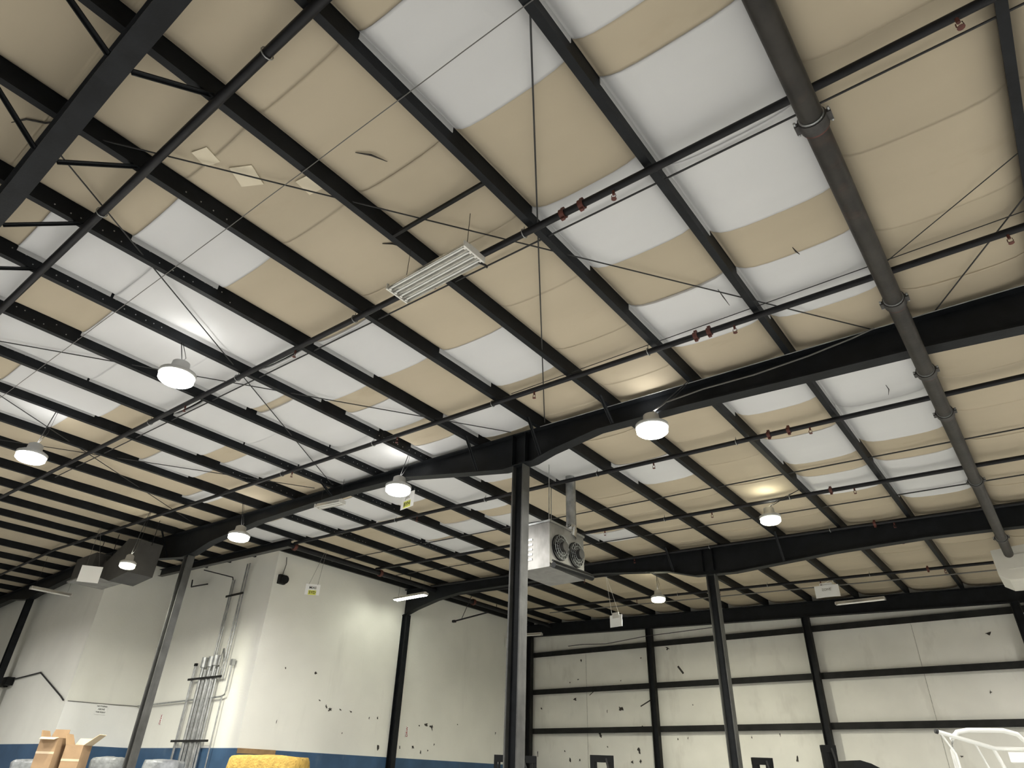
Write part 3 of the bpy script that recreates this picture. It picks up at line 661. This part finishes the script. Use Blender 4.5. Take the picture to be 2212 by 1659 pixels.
# ------------------------------------------------------------------ sheet-metal duct at left
t = thing('air_duct', 'large dusty grey sheet-metal duct under the roof at left', 'duct', (-21.2, 8.0, EYE + 4.91))
MB().prism([(.35, -.36), (1.45, -.26), (1.5, .66), (.8, .80), (.2, .50), (-.5, .2), (-.5, -.12)], -.35, .35, 'y').build('elbow_section', 'sheet_dark', t)
MB().box((-2.2, -.5, -.05), (-.8, .45, .62)).build('box_section', 'sheet_dark', t)
MB().box((-2.25, -.55, -.09), (-.75, .5, -.05)).build('flange_rim', 'sheet_metal', t)
MB().bar((-.8, 0, .28), (-.45, 0, .05), .5, .35).build('joining_collar', 'sheet_dark', t)
for xx in (-2.0, -1.0, 1.6): MB().tube([(xx, 0, .55), (xx, 0, 1.35)], .01, 6).build('hanger_rod', 'steel_black', t)

# ------------------------------------------------------------------ conduits on the jog wall
t = thing('conduit_bank', 'bank of grey electrical conduits strapped to the white wall', 'conduits', (-21.0, YB - .115, 0))
for i, (xx, top, r) in enumerate(((-1.08, 2.86, .022), (-1.02, 2.86, .022), (-.55, 2.86, .055), (-.40, 2.72, .03), (-.32, 2.70, .03), (-.13, 2.86, .06), (-.03, 2.66, .028), (.13, 2.88, .06), (.23, 2.70, .03), (.38, 2.75, .04))):
    c = MB().tube([(xx, 0, .05), (xx, 0, top + EYE)], r, 10).build('conduit', 'galvanised', t)
    if i in (2, 5, 7): MB().tube([(xx, 0, top + EYE - .08), (xx, 0, top + EYE + .22)], r * 1.75, 10).build('weatherhead', 'galvanised', c)
    if i == 0: MB().box((xx - .03, -.03, top + EYE), (xx + .10, .03, top + EYE + .08)).build('end_fitting', 'mast_black', c)
for (a, b) in (((-.06, 2.9), (-.06, 5.45)), ((.06, 2.9), (.06, 5.45)), ((.62, 2.4), (.62, 5.9)), ((.76, 2.4), (.76, 5.9))):
    MB().tube([(a[0], 0, a[1] + EYE), (b[0], 0, b[1] + EYE)], .024, 8).build('riser_conduit', 'galvanised', t)
MB().tube([(.62, -.01, 2.9 + EYE), (.48, -.03, 3.25 + EYE), (.36, -.02, 3.0 + EYE), (.34, 0, 2.8 + EYE)], .035, 8).build('flexible_conduit', 'galvanised', t)
c = MB().tube([(1.1, 0, 2.75 + EYE), (1.1, 0, 2.05 + EYE), (1.06, 0, 1.94 + EYE), (.9, 0, 1.90 + EYE), (-4.25, .02, 1.80 + EYE)], .025, 8).build('branch_conduit', 'galvanised', t)
MB().box((1.05, -.05, 2.75 + EYE), (1.17, .05, 2.92 + EYE)).build('junction_box', 'galvanised', c)
MB().tube([(.95, 0, .05), (.95, 0, 1.9 + EYE)], .022, 8).build('riser_conduit', 'galvanised', t)
for z, a, b in ((2.46, -1.2, .75), (.74, -1.25, .85), (4.92, -.15, .85)): MB().box((a, -.07, z + EYE - .03), (b, -.04, z + EYE + .03)).build('strut_channel', 'steel_girt', t)
MB().tube([(-.06, 0, 5.45 + EYE), (-.08, -.02, 5.55 + EYE), (-1.6, -.3, 5.95 + EYE)], .02, 6).build('upper_conduit', 'cable_dark', t)
MB().tube([(-1.5, -.1, 5.5 + EYE), (-2.6, -.1, 5.55 + EYE), (-2.65, -.1, 5.8 + EYE)], .025, 6).build('upper_conduit', 'cable_dark', t)
# wire run along the recess and far walls
tag(MB().tube([(XC + .03, YB - .05, EYE + 1.80), (XC + .03, YB - 1.2, EYE + 1.775), (XC + .03, YD + .05, EYE + 1.765)], .011, 6).build('wall_cable', 'wire_grey'), 'thin grey cable along the top of the bright strip on the recess wall', 'cable')
tag(MB().tube([(XC - .1, YD - .04, EYE + 1.78), (XC - .4, YD - .04, EYE + 1.9), (-28.2, YD - .04, EYE + 2.75), (-29.4, YD - .04, EYE + 2.70), (-30.5, YD - .04, EYE + 2.66)], .024, 6).build('wall_cable', 'cable_dark'), 'thin dark cable zigzagging along the white wall at far left', 'cable')
tag(MB().box((-31.6, YD - .25, EYE + 2.45), (-30.55, YD - .02, EYE + 2.72)).box((-31.3, YD - .20, EYE + 2.40), (-30.9, YD - .05, EYE + 2.45)).build('junction_box', 'mast_black'), 'black box on the wall beside the far left column', 'box')
t = thing('wall_horn', 'small dark alarm horn high on the corner of the cream wall', 'alarm', (XA + .10, 11.86, EYE + 5.25))
MB().box((-.1, -.12, -.14), (.02, .12, .14)).build('back_box', 'steel_girt', t)
MB().tube([(.0, 0, 0), (.10, 0, -.02), (.16, 0, -.03)], [.05, .10, .13], 12).build('horn', 'mast_black', t)
MB().tube([(-.06, .0, .13), (-.06, .06, .5), (-.06, .02, .72)], .012, 6).build('wire', 'wire_grey', t)
tag(MB().tube([(-16.2, 24.2, EYE + 4.9), (-15.7, 24.55, EYE + 4.98), (-14.6, 24.6, EYE + 4.92), (-12.75, 24.55, EYE + 5.05), (-9.6, 24.55, EYE + 5.12)], .013, 6).build('hanging_cable', 'cable_dark'), 'dark cable sagging below the back-wall beam', 'cable')
tag(MB().tube([(XA + .9, 19.0, EYE + 5.15), (XA + 2.6, 19.0, EYE + 5.3)], .03, 8).box((XA + .86, 18.95, EYE + 5.11), (XA + 1.0, 19.05, EYE + 5.19)).tube([(XA + 1.3, 19, EYE + 5.18), (XA + 1.76, 19, zr(-17.09) + .01)], .012, 5).build('pipe_stub', 'pipe_black'), 'short dark pipe stub hanging before the cream wall', 'pipe')

# ------------------------------------------------------------------ wall signs
def wall_sign(label, loc, rz, wd, ht, lines, board=True, vertical=False, name='wall_sign'):
    t = thing(name, label, 'sign', loc, rz)
    if board: MB().box((-wd / 2, -.01, -ht / 2), (wd / 2, 0, ht / 2)).build('board', 'sign_white', t)
    for txt, size, uz, m_ in lines:
        text_part('lettering', txt, size, m_, t, (0, -.013 if board else -.004, uz), (math.pi / 2, -math.pi / 2 if vertical else 0, 0))
    return t
wall_sign('white wall notice reading NOTHING ABOVE THIS POINT above the cartons', (XC + .022, 10.38, EYE + 1.61), math.pi / 2, .36, .30, [('NOTHING', .068, .085, 'ink_black'), ('ABOVE', .068, 0, 'ink_black'), ('THIS POINT', .058, -.085, 'ink_black')])
wall_sign('small red and black lettering running up the white conduit wall', (-23.57, YB - .008, EYE + 1.37), 0, .14, .3, [('DNX', .13, 0, 'ink_red')], True, True)
wall_sign('small red and black lettering running up the cream wall by the column', (XA + .010, 17.98, EYE + 1.37), math.pi / 2, .16, .32, [('DRW', .13, 0, 'ink_red')], True, True)

# ------------------------------------------------------------------ floor-standing things whose tops reach into view
def carton(label, x, y, rz, wd, dp, ht, flaps):
    t = thing('tall_carton', label, 'box', (x, y, 0), rz)
    th = .012
    for nm, a, b in (('side_panel', (-wd / 2, -dp / 2, 0), (wd / 2, -dp / 2 + th, ht)), ('side_panel', (-wd / 2, dp / 2 - th, 0), (wd / 2, dp / 2, ht)), ('side_panel', (-wd / 2, -dp / 2 + th, 0), (-wd / 2 + th, dp / 2 - th, ht)), ('side_panel', (wd / 2 - th, -dp / 2 + th, 0), (wd / 2, dp / 2 - th, ht))):
        MB().box(a, b).build(nm, 'cardboard', t)
    MB().box((-wd / 2, -dp / 2, 0), (wd / 2, dp / 2, .012)).build('bottom_panel', 'cardboard', t)
    for (edge, ang, ln, m_) in flaps:
        a = math.radians(ang); c, s = math.cos(a) * ln, math.sin(a) * ln
        if edge == 'front': q = [(-wd / 2, -dp / 2, ht), (wd / 2, -dp / 2, ht), (wd / 2 - .04, -dp / 2 - c, ht + s), (-wd / 2 + .04, -dp / 2 - c, ht + s)]
        elif edge == 'back': q = [(-wd / 2, dp / 2, ht), (wd / 2, dp / 2, ht), (wd / 2 - .04, dp / 2 + c, ht + s), (-wd / 2 + .04, dp / 2 + c, ht + s)]
        elif edge == 'left': q = [(-wd / 2, -dp / 2, ht), (-wd / 2, dp / 2, ht), (-wd / 2 - c, dp / 2 - .04, ht + s), (-wd / 2 - c, -dp / 2 + .04, ht + s)]
        else: q = [(wd / 2, -dp / 2, ht), (wd / 2, dp / 2, ht), (wd / 2 + c, dp / 2 - .04, ht + s), (wd / 2 + c, -dp / 2 + .04, ht + s)]
        q = [Vector(p) for p in q]; n = (q[1] - q[0]).cross(q[3] - q[0]).normalized() * .006
        MB().add([p - n for p in q] + [p + n for p in q], [(0, 1, 2, 3), (7, 6, 5, 4), (0, 4, 5, 1), (1, 5, 6, 2), (2, 6, 7, 3), (3, 7, 4, 0)]).build('flap', m_, t)
    MB().box((-wd / 2 - .002, -dp / 2 - .003, ht - .36), (wd / 2 + .002, -dp / 2, ht - .31)).build('packing_tape', 'cardboard_light', t)
    return t
carton('tall open cardboard carton with a dark flap, left one of the pair', -20.72, 7.62, .70, .44, .42, EYE + .60, [('back', 80, .20, 'cardboard'), ('front', -20, .14, 'cardboard_light'), ('left', 70, .16, 'cardboard')])
carton('tall open cardboard carton with a pale flap sticking up, right one of the pair', -20.33, 8.10, .70, .44, .42, EYE + .46, [('left', 65, .26, 'cardboard'), ('right', 40, .38, 'cardboard_light'), ('back', 60, .18, 'cardboard_light')])
def lumpy(label, name, cat, x, y, rz, wd, dp, ht, m_, amp, cap=None, seed=1):
    rg = random.Random(seed); t = thing(name, label, cat, (x, y, 0), rz)
    n = 20; k = 9; mb = MB(); vs = []; fs = []
    prof = [(1.0, 0.0), (1.02, .25), (1.03, .55), (1.02, .85), (1.0, .95), (.93, .985), (.6, .995), (.3, 1.0), (.02, 1.0)]
    for (r, z) in prof:
        for i in range(n):
            a = 2 * math.pi * i / n; e = 7.0
            ca, sa = math.cos(a), math.sin(a); sq = (abs(ca) ** e + abs(sa) ** e) ** (-1 / e)
            rr = r * sq * (1 + rg.uniform(-amp, amp)); vs.append((rr * ca * wd / 2, rr * sa * dp / 2, z * ht + rg.uniform(-amp, amp) * .4 * (1 if z > .3 else 0)))
    for j in range(len(prof) - 1):
        for i in range(n):
            i2 = (i + 1) % n; fs.append((j * n + i, j * n + i2, (j + 1) * n + i2, (j + 1) * n + i))
    mb.add(vs, fs, True); mb.add(vs[-n:], [tuple(range(n))]); mb.build('load', m_, t)
    MB().box((-wd / 2, -dp / 2, 0), (wd / 2, dp / 2, .12)).build('pallet', 'plywood', t)
    return t
lumpy('golden yellow bundled bale in front of the blue wall band', 'fibre_bale', 'bale', -15.95, 10.75, .45, 1.85, .9, EYE + .37, 'bale_yellow', .035, seed=3)
lumpy('shrink-wrapped grey pallet load beside the cardboard cartons', 'wrapped_pallet', 'pallet load', -20.55, 9.1, .7, .8, .8, EYE + .24, 'wrap_film', .03, seed=5)
lumpy('grey film-wrapped pallet load at the lower left edge', 'wrapped_pallet', 'pallet load', -22.2, 7.9, .7, .9, .8, EYE + .12, 'wrap_film', .04, seed=8)
lumpy('grey wrapped pallet load under the conduits', 'wrapped_pallet', 'pallet load', -19.4, 9.95, .7, .9, .7, EYE + .22, 'wrap_film', .02, seed=9)
# forklift masts
def mast(label, x, y, rz, wd, ht, carriage=True, hose=True):
    t = thing('forklift_mast', label, 'forklift', (x, y, 0), rz)
    for s in (-1, 1):
        MB().prism([(s * wd / 2 - .05, -.06), (s * wd / 2 + .05, -.06), (s * wd / 2 + .05, .06), (s * wd / 2 - .05, .06)], 0.0, ht, 'z').build('upright', 'mast_black', t)
        MB().prism([(s * (wd / 2 - .09) - .03, -.04), (s * (wd / 2 - .09) + .03, -.04), (s * (wd / 2 - .09) + .03, .04), (s * (wd / 2 - .09) - .03, .04)], 0.1, ht - .06, 'z').build('inner_rail', 'mast_black', t)
    MB().box((-wd / 2 - .05, -.07, ht - .14), (wd / 2 + .05, .07, ht + .02)).build('top_crossbar', 'mast_black', t)
    MB().box((-wd / 2, -.05, ht * .5), (wd / 2, .05, ht * .5 + .12)).build('mid_crossbar', 'mast_black', t)
    MB().box((-wd / 2 - .1, .1, 0), (wd / 2 + .1, 1.2, .9)).build('truck_body', 'mast_black', t)
    for s in (-1, 1):
        MB().tube([(s * (wd / 2 + .12), .3, .25), (s * (wd / 2 + .26), .3, .25)], .25, 16).build('wheel', 'rubber', t)
        MB().box((s * .25 - .05, -1.0, .04), (s * .25 + .05, -.06, .09)).build('fork', 'mast_black', t)
    if hose: MB().tube([(wd * .2, -.07, ht - .05), (wd * .3, -.12, ht - .3), (wd * .3, -.10, ht - 1.0)], .03, 6).build('hydraulic_hose', 'rubber', t)
    return t
mast('black forklift mast behind the foot of the tall centre column', -12.0, 15.4, .68, 1.0, EYE + .56)
mast('black forklift mast standing right of the tall centre column', -10.25, 16.8, .68, .50, EYE + .63)
mast('short black forklift mast between the slender column and the back-wall post', -7.0, 19.4, .68, .42, EYE + .70)
mast('taller black forklift mast at the foot of the back-wall post', -5.55, 20.3, .68, .26, EYE + 1.03)
# curved black bonnet next to it
t = thing('machine_hood', 'low curved black machine hood beside the taller forklift mast', 'machine', (-4.45, 19.2, 0), .68)
MB().prism([(-.5, 0), (.35, 0), (.35, EYE + .30), (.18, EYE + .48), (-.08, EYE + .60), (-.32, EYE + .66), (-.5, EYE + .65)], -.4, .4, 'y').build('hood', 'mast_black', t)
MB().box((-.52, -.42, .3), (-.5, .42, 1.2)).build('grille', 'rubber', t)
# white tube cage lower right
t = thing('tube_cage', 'white tubular guard frame rising at the lower right', 'guard frame', (0, 0, 0))
z = EYE
def ct(pts, r, nm='frame_tube'): return MB().tube([(a, b, c + z) for a, b, c in pts], r, 10).build(nm, 'cage_white', t)
ct([(-1.62, 11.85, -z), (-1.60, 11.8, .55), (-1.57, 11.78, .68), (-1.48, 11.78, .765), (-1.36, 11.85, .79), (-.98, 12.15, .80), (-.84, 12.28, .76), (-.77, 12.38, .66), (-.76, 12.42, .4), (-.76, 12.45, -z)], .030, 'hoop')
ct([(-1.69, 11.62, .76), (-1.13, 12.1, .58), (-.80, 12.42, .585)], .026, 'sloping_rail')
ct([(-1.67, 11.63, .75), (-1.56, 11.72, .50), (-1.50, 11.78, -z)], .012, 'stay_rod')
ct([(-1.33, 11.95, .63), (-1.25, 12.05, .30), (-1.18, 12.1, -z)], .012, 'stay_rod')
ct([(-1.15, 12.1, .58), (-1.08, 12.15, .3), (-1.0, 12.2, -z)], .022, 'post')
MB().box((-1.0, 12.12, z + .42), (-.80, 12.42, z + .54)).build('control_box', 'cage_white', t)
MB().tube([(-1.72, 11.60, z + .77), (-1.69, 11.62, z + .76)], .032, 8).build('end_cap', 'rubber', t)
